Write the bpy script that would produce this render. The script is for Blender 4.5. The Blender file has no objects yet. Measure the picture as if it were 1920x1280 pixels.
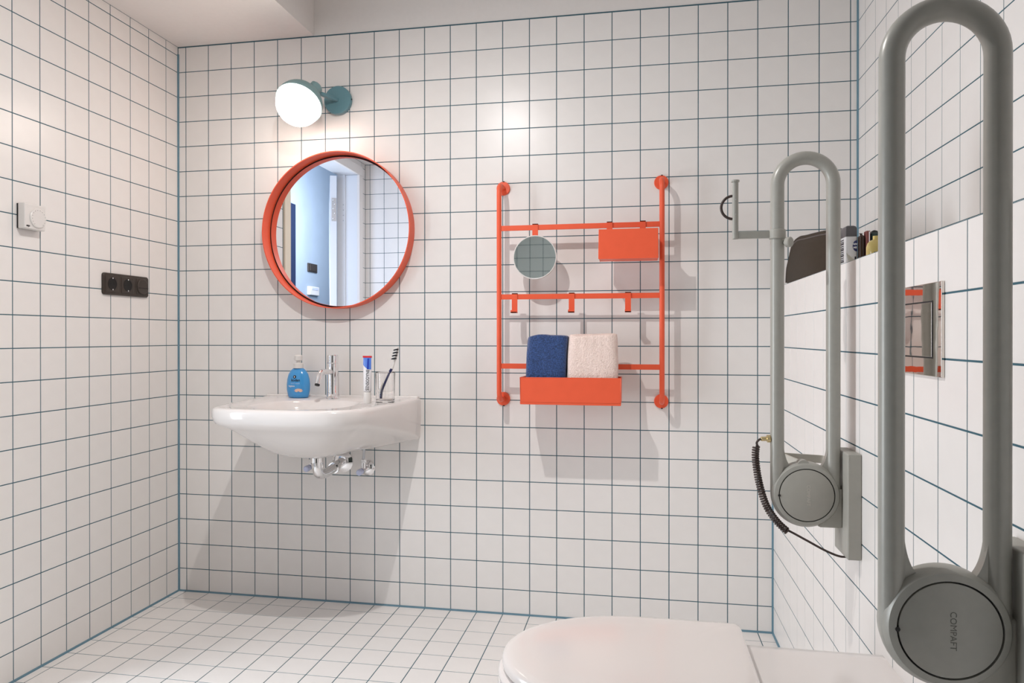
import bpy, bmesh, math, random
from mathutils import Vector, Matrix
random.seed(4)
U = 0.1                                   # one tile pitch = 0.1 m; all coordinates below are in tiles
sc = bpy.context.scene
col = sc.collection

# ------------------------------------------------------------------ camera, world, light, exposure
cd = bpy.data.cameras.new('camera'); cam = bpy.data.objects.new('camera', cd); col.objects.link(cam)
cd.sensor_width = 36; cd.lens = 1334.05 * 36 / 1920
cd.shift_x = 10.43 / 1920; cd.shift_y = -5.41 / 1920
cd.clip_start = 0.02
rt = Vector((.983147, .182815, -.000378)); dn = Vector((.000136, -.002797, -.999996)); fw = Vector((-.182815, .983143, -.002775))
m = Matrix((rt, -dn, -fw)).transposed().to_4x4()
m.translation = Vector((17.9439, -25.8534, 10.2623)) * U
cam.matrix_world = m
sc.camera = cam

w = bpy.data.worlds.new('world'); sc.world = w; w.use_nodes = True
w.node_tree.nodes['Background'].inputs[0].default_value = (.55, .65, .8, 1)
w.node_tree.nodes['Background'].inputs[1].default_value = .3
sc.view_settings.view_transform = 'Standard'; sc.view_settings.look = 'None'
sc.view_settings.exposure = 0.14; sc.view_settings.gamma = 1; sc.view_settings.use_curve_mapping = False

def area(name, loc, target, size, energy, color, shape='RECTANGLE', size_y=None):
    l = bpy.data.lights.new(name, 'AREA'); o = bpy.data.objects.new(name, l); col.objects.link(o)
    l.shape = shape; l.size = size * U; l.size_y = (size_y or size) * U
    l.energy = energy; l.color = color
    o.location = Vector(loc) * U
    o.rotation_euler = (Vector(target) - Vector(loc)).to_track_quat('-Z', 'Y').to_euler()
    return o
# small recessed downlight over the middle of the room: the crisp shadows of basin and rack
area('downlight', (11.3, -12.1, 21.8), (11.3, -10.5, 0), .22, 13.4, (1, .965, .945), 'DISK')
# area lights added out of sight in the corridor, standing in for cool daylight
area('corridor_fill', (-7.5, -14.8, 8.5), (12, -5, 5), 5.5, 30, (.90, .95, 1), size_y=14)
area('corridor_fill', (-4.2, -5, 14), (1.5, -20, 14), 6, 15, (.68, .81, 1), size_y=14)  # second added light, brightens the rear wall and jamb shown in the mirror
area('corridor_daylight', (-3.2, -26, 19), (-10, -37, 15), 9, 40, (.92, .95, 1))

# ------------------------------------------------------------------ materials
MATS = {}
def srgb(r, g, b):
    f = lambda c: (c / 255 / 12.92) if c / 255 <= .04045 else ((c / 255 + .055) / 1.055) ** 2.4
    return (f(r), f(g), f(b), 1)
def mat(name, c, rough=.5, metal=0, noise=0, nscale=60, bump=0, bscale=200, coat=0, trans=0, ior=1.45, emit=0, spec=None, sheen=0):
    m = bpy.data.materials.new(name); m.use_nodes = True
    n = m.node_tree.nodes; L = m.node_tree.links; b = n['Principled BSDF']
    b.inputs['Base Color'].default_value = c
    b.inputs['Roughness'].default_value = rough; b.inputs['Metallic'].default_value = metal
    b.inputs['Coat Weight'].default_value = coat; b.inputs['Coat Roughness'].default_value = .08
    b.inputs['Transmission Weight'].default_value = trans; b.inputs['IOR'].default_value = ior
    if sheen: b.inputs['Sheen Weight'].default_value = sheen
    if spec is not None: b.inputs['Specular IOR Level'].default_value = spec
    if emit:
        b.inputs['Emission Color'].default_value = c; b.inputs['Emission Strength'].default_value = emit
    tc = n.new('ShaderNodeTexCoord')
    if noise:
        t = n.new('ShaderNodeTexNoise'); t.inputs['Scale'].default_value = nscale; t.inputs['Detail'].default_value = 4
        L.new(tc.outputs['Object'], t.inputs['Vector'])
        r = n.new('ShaderNodeValToRGB')
        lo = [max(0, x * (1 - noise)) for x in c[:3]] + [1]; hi = [min(1, x * (1 + noise)) for x in c[:3]] + [1]
        r.color_ramp.elements[0].color = lo; r.color_ramp.elements[1].color = hi
        r.color_ramp.elements[0].position = .3; r.color_ramp.elements[1].position = .7
        L.new(t.outputs['Fac'], r.inputs['Fac']); L.new(r.outputs['Color'], b.inputs['Base Color'])
    if bump:
        t = n.new('ShaderNodeTexNoise'); t.inputs['Scale'].default_value = bscale; t.inputs['Detail'].default_value = 3
        L.new(tc.outputs['Object'], t.inputs['Vector'])
        k = n.new('ShaderNodeBump'); k.inputs['Strength'].default_value = bump; k.inputs['Distance'].default_value = .004 if 'terry' in name else .002
        L.new(t.outputs['Fac'], k.inputs['Height']); L.new(k.outputs['Normal'], b.inputs['Normal'])
    MATS[name] = m
    return m
TILE = mat('satin_white_tile', (.86, .828, .80, 1), .3, noise=.012, nscale=18, bump=.015, bscale=30)
GROUT = mat('blue_grout', srgb(60, 97, 110), .8, noise=.06, nscale=40)
SILIC = mat('blue_silicone', srgb(102, 136, 152), .45)
PLAST = mat('white_plaster', (.84, .80, .77, 1), .8, noise=.01, bump=.05, bscale=80)
ORANGE = mat('orange_powder_coat', (.86, .12, .05, 1), .42, noise=.02, nscale=30, bump=.03, bscale=900)
GLASSM = mat('mirror_glass', (.86, .89, .95, 1), .0, 1)
TINTM = mat('tinted_mirror_glass', (.58, .70, .72, 1), .02, 1)
CHROME = mat('chrome', (.86, .86, .87, 1), .05, 1)
PLATE = mat('polished_flush_plate', (.72, .66, .61, 1), .02, 1, bump=.12, bscale=9)
CERAM = mat('white_glazed_ceramic', srgb(234, 229, 226), .12, coat=.4)
SEAT = mat('white_duroplast', srgb(236, 229, 225), .18, coat=.2)
RAIL = mat('grey_rail_coating', srgb(166, 165, 158), .34, .1, noise=.03, nscale=80)
RAILB = mat('grey_bracket_plastic', srgb(168, 166, 158), .45, noise=.02)
RAILL = mat('light_grey_lever', srgb(196, 192, 182), .4)
DARK = mat('dark_groove', srgb(28, 28, 28), .6)
BLACK = mat('black_plastic', srgb(60, 52, 46), .38)
DBLACK = mat('black_socket_well', srgb(18, 16, 15), .5)
WHITEP = mat('white_plastic', srgb(228, 224, 220), .3)
CLEARP = mat('pale_blue_plastic', srgb(205, 212, 240), .25)
TEAL = mat('teal_lamp_paint', srgb(104, 146, 156), .4, noise=.02)
TEALP = mat('grey_teal_lamp_shade', srgb(128, 158, 160), .4)
OPAL = mat('opal_glass_lit', (1, .85, .75, 1), .3, emit=17)
SOAP = mat('sky_blue_bottle', srgb(72, 156, 218), .22, coat=.3)
WHITEL = mat('white_print', srgb(240, 240, 245), .4)
PINKL = mat('pale_pink_print', srgb(240, 200, 180), .4)
PALEL = mat('pale_blue_print', srgb(170, 205, 240), .4)
INK = mat('black_ink', srgb(22, 26, 36), .5)
NAVY = mat('navy_plastic', srgb(38, 44, 92), .3)
TUBE = mat('white_tube_laminate', srgb(232, 230, 232), .3)
TBLUE = mat('blue_tube_print', srgb(86, 128, 215), .3)
TDBLUE = mat('dark_blue_tube_print', srgb(30, 62, 170), .3)
TRED = mat('red_tube_print', srgb(205, 30, 44), .35)
GLASS = mat('clear_glass', (1, 1, 1, 1), .0, trans=1, ior=1.45)
BLUET = mat('navy_terry', srgb(48, 74, 124), .9, noise=.55, nscale=230, bump=1.0, bscale=240, sheen=.3)
PINKT = mat('pink_terry', srgb(250, 224, 214), .9, noise=.10, nscale=230, bump=1.0, bscale=240, sheen=.3)
POUCH = mat('brown_leatherette', srgb(58, 49, 39), .62, spec=.2, noise=.08, nscale=120, bump=.3, bscale=500)
CORD = mat('dark_brown_cord', srgb(62, 50, 46), .4)
BRASS = mat('pale_brass', srgb(214, 196, 150), .25, .8)
GREYC = mat('dark_grey_cap', srgb(82, 80, 82), .35)
CANW = mat('silver_white_can', srgb(206, 205, 206), .3, noise=.03)
BROWNB = mat('dark_brown_bottle', srgb(52, 36, 28), .25)
AMBER = mat('pale_yellow_bottle', srgb(226, 204, 128), .2, coat=.3)
MAROON = mat('maroon_box', srgb(128, 74, 70), .45)
GREENB = mat('dark_green_bottle', srgb(44, 60, 58), .3)
CORRW = mat('blue_grey_plaster', srgb(160, 174, 188), .85, noise=.03, nscale=6)
DOORW = mat('white_door_lacquer', srgb(226, 228, 232), .35)
CREAM = mat('cream_door_frame', srgb(232, 218, 196), .4)
NAVYD = mat('navy_door', srgb(34, 44, 70), .4)
STEEL = mat('brushed_steel', (.55, .57, .6, 1), .35, .9)
FLOORC = mat('grey_corridor_floor', srgb(150, 146, 140), .5)

# ------------------------------------------------------------------ builders
class B:
    """collects geometry in tile units, then links it as ONE mesh object"""
    def __init__(s): s.v = []; s.f = []; s.mi = []; s.k = 0
    def add(s, vs, fs):
        o = len(s.v); s.v += [tuple(x) for x in vs]; s.f += [tuple(i + o for i in f) for f in fs]; s.mi += [s.k] * len(fs)
    def box(s, a, b):
        x0, y0, z0 = [min(p, q) for p, q in zip(a, b)]; x1, y1, z1 = [max(p, q) for p, q in zip(a, b)]
        s.add([(x0,y0,z0),(x1,y0,z0),(x1,y1,z0),(x0,y1,z0),(x0,y0,z1),(x1,y0,z1),(x1,y1,z1),(x0,y1,z1)],
              [(3,2,1,0),(4,5,6,7),(0,1,5,4),(1,2,6,5),(2,3,7,6),(3,0,4,7)])
        return s
    def tube(s, pts, r, n=14, closed=False, cap=True):
        pts = [Vector(p) for p in pts]; N = len(pts); rr = r if isinstance(r, (list, tuple)) else [r] * N
        tang = []
        for i in range(N):
            a = pts[(i - 1) % N] if (closed or i > 0) else pts[i]; b = pts[(i + 1) % N] if (closed or i < N - 1) else pts[i]
            tang.append((b - a).normalized())
        t0 = tang[0]; up = Vector((0, 1, 0)) if abs(t0.y) < .9 else Vector((1, 0, 0))
        nrm = (up - t0 * up.dot(t0)).normalized(); vs = []
        for i in range(N):
            t = tang[i]; nrm = (nrm - t * nrm.dot(t)).normalized(); bi = t.cross(nrm)
            for j in range(n):
                a = 2 * math.pi * j / n
                vs.append(pts[i] + (nrm * math.cos(a) + bi * math.sin(a)) * rr[i])
        fs = []
        for i in range(N if closed else N - 1):
            for j in range(n):
                p, q = i * n, ((i + 1) % N) * n
                fs.append((p + j, p + (j + 1) % n, q + (j + 1) % n, q + j))
        if cap and not closed:
            fs.append(tuple(range(n - 1, -1, -1))); fs.append(tuple((N - 1) * n + j for j in range(n)))
        s.add(vs, fs); return s
    def lathe(s, prof, c, ax, n=32, sx=1.0, u=None):
        """prof: list of (radius, height along ax)"""
        ax = Vector(ax).normalized(); c = Vector(c)
        if u is None:
            u = Vector((0, 0, 1)) if abs(ax.z) < .9 else Vector((1, 0, 0))
            u = (u - ax * u.dot(ax)).normalized()
        else: u = Vector(u).normalized()
        w_ = ax.cross(u); vs = []; fs = []
        for r, h in prof:
            for j in range(n):
                a = 2 * math.pi * j / n
                vs.append(c + ax * h + u * (r * math.cos(a)) + w_ * (r * sx * math.sin(a)))
        for i in range(len(prof) - 1):
            for j in range(n):
                p, q = i * n, (i + 1) * n
                fs.append((p + j, p + (j + 1) % n, q + (j + 1) % n, q + j))
        if prof[0][0] > 1e-6: fs.append(tuple(range(n - 1, -1, -1)))
        if prof[-1][0] > 1e-6: fs.append(tuple((len(prof) - 1) * n + j for j in range(n)))
        s.add(vs, fs); return s
    def loft(s, rings, cap0=True, cap1=True):
        n = len(rings[0]); vs = [p for r in rings for p in r]; fs = []
        for i in range(len(rings) - 1):
            for j in range(n):
                p, q = i * n, (i + 1) * n
                fs.append((p + j, p + (j + 1) % n, q + (j + 1) % n, q + j))
        if cap0: fs.append(tuple(range(n - 1, -1, -1)))
        if cap1: fs.append(tuple((len(rings) - 1) * n + j for j in range(n)))
        s.add(vs, fs); return s
    def build(s, name, mats, parent=None, smooth=True, bevel=0, seg=2, sub=0, origin=None, angle=35):
        me = bpy.data.meshes.new(name)
        o0 = Vector(origin) if origin else Vector((0, 0, 0))
        if parent is not None and origin is None: o0 = Vector((0, 0, 0))
        me.from_pydata([(Vector(p) - o0) * U for p in s.v], [], s.f)
        mats = mats if isinstance(mats, (list, tuple)) else [mats]
        for q in mats: me.materials.append(q)
        bm = bmesh.new(); bm.from_mesh(me)
        bmesh.ops.remove_doubles(bm, verts=bm.verts, dist=1e-6)
        bm.faces.ensure_lookup_table()
        bmesh.ops.recalc_face_normals(bm, faces=bm.faces)
        bm.to_mesh(me); bm.free()
        if len(mats) > 1 and len(s.mi) == len(me.polygons):
            for p, k in zip(me.polygons, s.mi): p.material_index = k
        o = bpy.data.objects.new(name, me); col.objects.link(o)
        o.location = o0 * U
        if smooth:
            for p in me.polygons: p.use_smooth = True
            me.set_sharp_from_angle(angle=math.radians(angle))
        if bevel:
            d = o.modifiers.new('bevel', 'BEVEL'); d.width = bevel * U; d.segments = seg; d.limit_method = 'ANGLE'; d.angle_limit = math.radians(40)
            for p in me.polygons: p.use_smooth = True
            me.set_sharp_from_angle(angle=math.radians(50))
            d.harden_normals = True
        if sub:
            d = o.modifiers.new('sub', 'SUBSURF'); d.levels = sub; d.render_levels = sub
        if parent is not None: attach(o, parent)
        return o
def attach(o, parent):
    o.parent = parent
    o.matrix_parent_inverse = Matrix.Translation(-parent.location) if parent.rotation_euler == (0, 0, 0) else parent.matrix_basis.inverted()
def tag(o, label=None, cat=None, group=None, kind=None):
    if label: o['label'] = label
    if cat: o['category'] = cat
    if group: o['group'] = group
    if kind: o['kind'] = kind
    return o
def thing(name, loc, label, cat, group=None):
    o = bpy.data.objects.new(name, None); col.objects.link(o); o.location = Vector(loc) * U
    o.empty_display_size = .02
    return tag(o, label, cat, group)
def text_mesh(txt, size, name, material, parent, fn, bold=0):
    """flat lettering turned into a mesh; fn maps (x, y) of the text (tile units, centred) to a point"""
    c = bpy.data.curves.new(name, 'FONT'); c.body = txt; c.size = size; c.align_x = 'CENTER'; c.align_y = 'CENTER'; c.offset = bold
    c.resolution_u = 3
    t = bpy.data.objects.new(name, c); col.objects.link(t)
    dg = bpy.context.evaluated_depsgraph_get(); dg.update()
    me = bpy.data.meshes.new_from_object(t.evaluated_get(dg))
    bpy.data.objects.remove(t); bpy.data.curves.remove(c)
    bm = bmesh.new(); bm.from_mesh(me); me2 = bpy.data.meshes.new(name)
    for v in bm.verts: v.co = Vector(fn(v.co.x, v.co.y)) * U
    bm.to_mesh(me2); bm.free(); bpy.data.meshes.remove(me)
    me2.materials.clear(); me2.materials.append(material)
    o = bpy.data.objects.new(name, me2); col.objects.link(o); attach(o, parent)
    return o
def arc(c, r, a0, a1, n, ex, ez):
    ex = Vector(ex); ez = Vector(ez); c = Vector(c)
    return [c + ex * (r * math.cos(a0 + (a1 - a0) * i / n)) + ez * (r * math.sin(a0 + (a1 - a0) * i / n)) for i in range(n + 1)]
def bend(pts, r, n=6):
    """rounds the corners of a polyline"""
    pts = [Vector(p) for p in pts]; out = [pts[0]]
    for i in range(1, len(pts) - 1):
        a, b, c = pts[i - 1], pts[i], pts[i + 1]
        d = min(r, (a - b).length * .49, (c - b).length * .49)
        p = b + (a - b).normalized() * d; q = b + (c - b).normalized() * d
        for k in range(n + 1):
            t = k / n; out.append(p * (1 - t) ** 2 + b * 2 * t * (1 - t) + q * t * t)
    out.append(pts[-1]); return out
def spline(pts, n=8):
    pts = [Vector(p) for p in pts]; out = []
    for i in range(len(pts) - 1):
        p0 = pts[max(i - 1, 0)]; p1 = pts[i]; p2 = pts[i + 1]; p3 = pts[min(i + 2, len(pts) - 1)]
        for k in range(n):
            t = k / n
            out.append(.5 * (2 * p1 + (p2 - p0) * t + (2 * p0 - 5 * p1 + 4 * p2 - p3) * t * t + (3 * p1 - p0 - 3 * p2 + p3) * t ** 3))
    out.append(pts[-1]); return out

# ------------------------------------------------------------------ room shell
ZR = 20.917                       # height of the topmost full joint; rows every tile below it
XL, XP, XU = -.349, 22.521, 25.245
ZT, ZC, ZLED = 21.95, 26.0, 11.93
YR, YB, XJ = -20.15, -29.5, 6.0
D0 = .743
REC = .007                        # depth of a joint behind the tile faces
def struct(name, builder, material, smooth=False):
    return tag(builder.build(name, material, smooth=smooth), kind='structure')
wall_back = struct('wall_back', B().box((XL - 1, REC, -.5), (XU + 1, 1.0, ZT)), GROUT)
# plaster of the same wall above the tiles, a hair behind them
tag(B().box((5.4, .03, ZT), (XU + 1, 1.0, ZC)).build('trim_1', PLAST, smooth=False), kind='structure')
door_y0, door_y1, door_top = -9.41, -18.86, 20.98
wall_left = struct('wall_left', B().box((XL - REC, 1.0, -.5), (XL - 1.4, door_y0 + .1, ZC))
                   .box((XL - REC, door_y1 - .1, -.5), (XL - 1.4, YR - 1, ZC))
                   .box((XL - REC, door_y0 + .1, door_top + .1), (XL - 1.4, door_y1 - .1, ZC)), GROUT)
wall_right = struct('wall_right', B().box((XU + REC, 1.0, -.5), (XU + 1, YB - 1, ZC)), GROUT)
wall_cistern = struct('wall_cistern', B().box((XP + REC, .02, -.02), (XU + .02, YB, ZLED - REC)), GROUT)
floor = struct('floor', B().box((XL - 1.4, 1, -REC), (XU + 1, YB - 1, -1)), GROUT)
wall_rear = struct('wall_rear', B().box((XJ, YB - REC, -.5), (XU + 1, YB - 1, ZC)), GROUT)
wall_rear_left = struct('wall_rear_left', B().box((XL - 1.4, YR - REC, -.5), (XJ, YR - 1, ZC)).box((XJ, YR - REC, -.5), (XJ - 1, YB - 1, ZC)), GROUT)
ceiling = struct('ceiling', B().box((XL - 1.4, 1.0, ZC), (XU + 1, YB - 1, ZC + .5)), PLAST)
struct('trim_2', B().box((XL - 1.2, .6, ZT), (5.52, YR - .5, ZC + .1)), PLAST)      # the lowered part of the ceiling on the left

Cc = Vector((17.9439, -25.8534, 10.2623))
def px(P):
    d = Vector(P) - Cc; z = d.dot(fw)
    if z < .3: return None
    return (949.57 + 1334.05 * d.dot(rt) / z, 634.59 + 1334.05 * d.dot(dn) / z)
TM = {}
def tile_geo(a, b, h=REC, e=.005, j=.030):
    a = a / 2 - j / 2; b = b / 2 - j / 2
    v = [(-a,-b,-h),(a,-b,-h),(a,b,-h),(-a,b,-h),(-a,-b,-e),(a,-b,-e),(a,b,-e),(-a,b,-e),
         (-a+e,-b+e,0),(a-e,-b+e,0),(a-e,b-e,0),(-a+e,b-e,0)]
    f = [(8,9,10,11)] + [(i, (i+1) % 4, 4 + (i+1) % 4, 4 + i) for i in range(4)] + [(4+i, 4+(i+1) % 4, 8+(i+1) % 4, 8+i) for i in range(4)]
    return v, f
def tile_mesh(a, b):
    k = (round(a, 3), round(b, 3))
    if k not in TM:
        v, f = tile_geo(a, b); me = bpy.data.meshes.new('tile')
        me.from_pydata([Vector(p) * U for p in v], [], f); me.materials.append(TILE); TM[k] = me
    return TM[k]
def tile_wall(parent, fn, eu, ev, us, vs, skip=None, limit=300):
    """fn(u, v) -> point on the tile faces; eu, ev: unit directions of u and v"""
    eu = Vector(eu); ev = Vector(ev); en = eu.cross(ev); cells = []
    for i in range(len(us) - 1):
        for j in range(len(vs) - 1):
            a = us[i + 1] - us[i]; b = vs[j + 1] - vs[j]
            if a < .07 or b < .07: continue
            uc = (us[i] + us[i + 1]) / 2; vc = (vs[j] + vs[j + 1]) / 2
            if skip and skip(uc, vc): continue
            c = Vector(fn(uc, vc)); q = [px(c + eu * (sa * a / 2) + ev * (sb * b / 2)) for sa, sb in ((-1,-1),(1,-1),(1,1),(-1,1))]
            s = 0
            if all(q):
                s = abs(sum(q[k][0] * q[(k+1) % 4][1] - q[(k+1) % 4][0] * q[k][1] for k in range(4))) / 2
                mx = sum(p[0] for p in q) / 4; my = sum(p[1] for p in q) / 4
                if not (-60 < mx < 1980 and -60 < my < 1340): s = 0
            cells.append((s, c, a, b))
    cells.sort(key=lambda t: -t[0])
    rot = Matrix((eu, ev, en)).transposed().to_4x4(); rest = B()
    for k, (s, c, a, b) in enumerate(cells):
        if k < limit and s > 60:
            o = bpy.data.objects.new('tile', tile_mesh(a, b)); col.objects.link(o); o.parent = parent
            mm = rot.copy(); mm.translation = c * U; o.matrix_basis = mm
        else:
            v, f = tile_geo(a, b); rest.add([c + eu * p[0] + ev * p[1] + en * p[2] for p in v], f)
    if rest.v:
        o = rest.build('tiles_beyond', TILE, parent, smooth=False); o['kind'] = 'stuff'
def grid(lo, hi, off):
    g = [lo]; k = math.ceil(lo - off + 1e-6)
    while off + k < hi - 1e-6: g.append(off + k); k += 1
    return g + [hi]
rows = grid(0, ZT, ZR - 20); rowsC = grid(0, ZC, ZR - 20)
tile_wall(wall_back, lambda u, v: (u, 0, v), (1, 0, 0), (0, 0, 1), grid(XL, XU, 0), rows, skip=lambda u, v: u > XP + .1 and v < ZLED - .1)
# left wall: u runs along +Y so that the face looks to +X
in_door = lambda u, v: (door_y1 - .6 < u < door_y0 + .63) and v < door_top + .62
ycols = grid(YR, 0, -D0); ycolsF = grid(YB, 0, -D0)
ucl = sorted(set(y for y in ycols if not (door_y1 - .62 < y < door_y0 + .63)) | {door_y1 - .62, door_y0 + .63})
vcl = [v for v in rows if v < door_top] + [door_top + .62, ZT]
tile_wall(wall_left, lambda u, v: (XL, u, v), (0, 1, 0), (0, 0, 1), ucl, vcl, skip=in_door)
tile_wall(wall_right, lambda u, v: (XU, -u, v), (0, -1, 0), (0, 0, 1), [-y for y in reversed(ycolsF)], [ZLED] + [r for r in rowsC if r > ZLED + .3])
tile_wall(wall_cistern, lambda u, v: (XP, -u, v), (0, -1, 0), (0, 0, 1), [-y for y in reversed(ycolsF)], [r for r in rows if r < ZLED - .3] + [ZLED])
tile_wall(wall_cistern, lambda u, v: (u, v, ZLED), (1, 0, 0), (0, 1, 0), grid(XP, XU, 22), ycolsF, limit=0)
tile_wall(floor, lambda u, v: (u, v, 0), (1, 0, 0), (0, 1, 0), grid(XL, XP, 0), ycolsF, skip=lambda u, v: u < XJ and v < YR)
tile_wall(wall_rear, lambda u, v: (-u, YB, v), (-1, 0, 0), (0, 0, 1), [-x for x in reversed(grid(XJ, XU, .15 - .3))], grid(0, ZC, .2), limit=0)
tile_wall(wall_rear_left, lambda u, v: (-u, YR, v), (-1, 0, 0), (0, 0, 1), [-x for x in reversed(grid(XL, XJ, 0))], rowsC, limit=0)
# blue silicone in the inner corners
def bead(name, a, b, r=.055):
    tag(B().tube([a, b], r, 8).build(name, SILIC), kind='structure')
bead('trim_3', (XL, 0, 0), (XL, 0, ZT - .3)); bead('trim_4', (XL, 0, 0), (XP, 0, 0)); bead('trim_5', (XL, 0, 0), (XL, door_y0 + .6, 0))
bead('trim_6', (XP, 0, 0), (XP, 0, ZLED)); bead('trim_7', (XU, 0, ZLED), (XU, 0, ZC)); bead('trim_8', (XP, 0, 0), (XP, YB, 0))

# door opening in the left wall with its white lining, the open door, the corridor beyond (all seen in the mirror)
fr = tag(B().build('door_1', DOORW), kind='structure')
B().box((XL + .12, door_y0 + .62, 0), (XL - .05, door_y0, door_top)).build('door_casing', CREAM, fr, bevel=.02)
B().box((XL + .12, door_y1, 0), (XL - .05, door_y1 - .6, door_top)).build('door_casing', PLAST, fr, bevel=.02)
B().box((XL + .12, door_y0 + .62, door_top), (XL - .05, door_y1 - .6, door_top + .6)).build('door_casing', PLAST, fr, bevel=.02)
B().box((XL - .04, door_y1, 0), (XL - 1.4, door_y1 - .12, door_top)).box((XL - .85, door_y1 + .15, 0), (XL - 1.4, door_y1, door_top)).build('door_lining', DOORW, fr, bevel=.015)
B().box((XL - .04, door_y0, 0), (XL - 1.4, door_y0 + .12, door_top)).build('door_lining', DOORW, fr, bevel=.015)
B().box((XL - .04, door_y0, door_top), (XL - 1.4, door_y1, door_top + .12)).build('door_lining', DOORW, fr, bevel=.015)
hx, hy = -1.80, -17.72
dr = Vector((-.42, -.907, 0)); dp = Vector((.907, -.42, 0)).normalized()
def slab(p, d, L, t, z0, z1):
    a = Vector((p[0], p[1], 0)); q = Vector((d.y, -d.x, 0))
    c = [a, a + d * L, a + d * L + q * t, a + q * t]
    return [(v.x, v.y, z0) for v in c] + [(v.x, v.y, z1) for v in c], [(3,2,1,0),(4,5,6,7),(0,1,5,4),(1,2,6,5),(2,3,7,6),(3,0,4,7)]
bb = B(); bb.add(*slab((hx, hy), dr, 9.2, -.43, .1, 20.75)); dl = bb.build('door_leaf', DOORW, smooth=False, bevel=.02)
tag(dl, 'white door leaf standing open in the corridor, seen edge-on in the round mirror', 'door')
qv = Vector((dr.y, -dr.x, 0)); P_ = Vector((hx, hy, 0)) - qv * .10
hb = B(); hb.add(*slab((P_.x, P_.y), -dr, .04, .32, 17.78, 19.29))
hg = hb.build('hinge', STEEL, dl, smooth=False)
for i_, zz in enumerate((17.95, 18.3, 18.6, 18.9, 19.15)): B().lathe([(.045, 0), (.045, .02), (.02, .03)], P_ - dr * .04 - qv * (.12 + .1 * (i_ % 2)) + Vector((0, 0, zz)), -dr, 10).build('screw', CHROME, hg)
scn = B()
for zz in (17.95, 18.3, 18.65, 19.0): scn.lathe([(.04, 0), (.04, .02)], (-1.3, door_y1 + .15, zz), (0, 1, 0), 10)
scn.build('adjusting_holes', STEEL, fr)
tag(B().box((13.2, YB + .02, 0), (22.4, YB + .25, 21)).build('added_dark_panel', mat('dark_green_panel', srgb(58, 66, 62), .5), bevel=.03), kind='structure')  # unseen panel added behind the camera to darken chrome and hub reflections
XW = -10
struct('wall_corridor', B().box((XW, 1, -.5), (XW - .6, -46, ZC)).box((XW, -46, -.5), (XL - 1.4, -46.5, ZC)).box((XW - .6, 1, -.5), (XL - 1.4, 1.5, ZC)).box((XL - 1.4, YR - .9, -.5), (XL - 1.8, -46, ZC)), CORRW)
struct('floor_corridor', B().box((XW - .6, 1.5, -.02), (XL - 1.4, -46.5, -1)), FLOORC)
struct('ceiling_corridor', B().box((XW - .6, 1.5, ZC), (XL - 1.4, -46.5, ZC + .5)), CORRW)
struct('door_2', B().box((XW + .25, -27.2, 0), (XW + .02, -28.6, 21.1)), NAVYD)
ls = thing('light_switch', (XW, -32.0, 16.2), 'square black switch on the blue-grey corridor wall, reflected in the mirror', 'switch')
B().box((XW, -31.15, 15.85), (XW + .12, -32.9, 16.6)).build('frame', BLACK, ls, bevel=.04)
B().box((XW + .1, -31.4, 15.95), (XW + .18, -32.65, 16.5)).build('rocker', BLACK, ls, bevel=.03)
ls = thing('wall_controller', (XW, -32.0, 14.2), 'white square controller below the black switch in the mirror reflection', 'controller')
B().box((XW, -31.1, 13.85), (XW + .3, -32.9, 14.6)).build('housing', WHITEP, ls, bevel=.05)
B().box((XW + .28, -31.4, 14.3), (XW + .33, -32.6, 14.5)).build('display', CLEARP, ls, bevel=.01)

# ------------------------------------------------------------------ washbasin
BX, BZ = 6.68, 7.95
prof = spline([(0, 3.17, 0), (-1, 3.12, 0), (-2.3, 2.99, 0), (-3.6, 2.83, 0), (-4.35, 2.68, 0), (-4.85, 2.36, 0), (-5.14, 1.85, 0), (-5.28, 1.2, 0), (-5.34, .5, 0), (-5.35, 0.02, 0)], 6)
half = [(p.y, p.x) for p in prof]
loop = [(BX + a, y) for a, y in half] + [(BX - a, y) for a, y in reversed(half)]
nb = 14
loop += [(BX - 3.17 + 6.34 * i / nb, 0) for i in range(1, nb)]
cxy = Vector((BX, -2.5))
def inset(l, d):
    out = []; n = len(l)
    for i, p in enumerate(l):
        a = Vector(l[(i - 1) % n]); b = Vector(l[(i + 1) % n]); t = (b - a).normalized(); nn = Vector((-t.y, t.x))
        if nn.dot(cxy - Vector(p)) < 0: nn = -nn
        q = Vector(p) + nn * d
        if p[1] > -1e-4: q = Vector((cxy.x + (p[0] - cxy.x) * (1 - d / 3.2), p[1]))
        out.append((q.x, min(q.y, 0)))
    return out
def bowlpt(p, sx, sy, cy, ex=2.6):
    d = Vector((p[0] - BX, p[1] + 2.6)); a = math.atan2(d.y / 2.6, d.x / 3.17)
    c, s_ = math.cos(a), math.sin(a)
    r = (abs(c) ** ex + abs(s_) ** ex) ** (-1 / ex)
    return (BX + sx * r * c, cy + sy * r * s_)
def zap(y): return 6.37 + (7.42 - 6.37) * min(1, -y / 4.4) ** .8
rings = []
low = inset(loop, .10)
for i in range(9):
    s_ = 1 - i / 8
    tgt = [bowlpt(p, .5, .45, -2.5, 2) for p in low]
    k = s_ ** .95
    rings.append([(a[0] + (b[0] - a[0]) * k, a[1] + (b[1] - a[1]) * k, zap(a[1]) + (6.08 - zap(a[1])) * math.sin(s_ * math.pi / 2) ** 1.25) for a, b in zip(low, tgt)])
l05 = inset(loop, .04)
rings.append([(p[0], p[1], zap(q[1]) + .10) for p, q in zip(l05, loop)])
rings.append([(p[0], p[1], zap(p[1]) * .4 + .6 * (BZ - .14)) for p in loop])
rings.append([(p[0], p[1], BZ - .12) for p in loop])
rings.append([(p[0], p[1], BZ - .04) for p in inset(loop, .03)])
rings.append([(p[0], p[1], BZ) for p in inset(loop, .11)])
rings.append([(p[0], p[1], BZ) for p in inset(loop, .24)])
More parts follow.
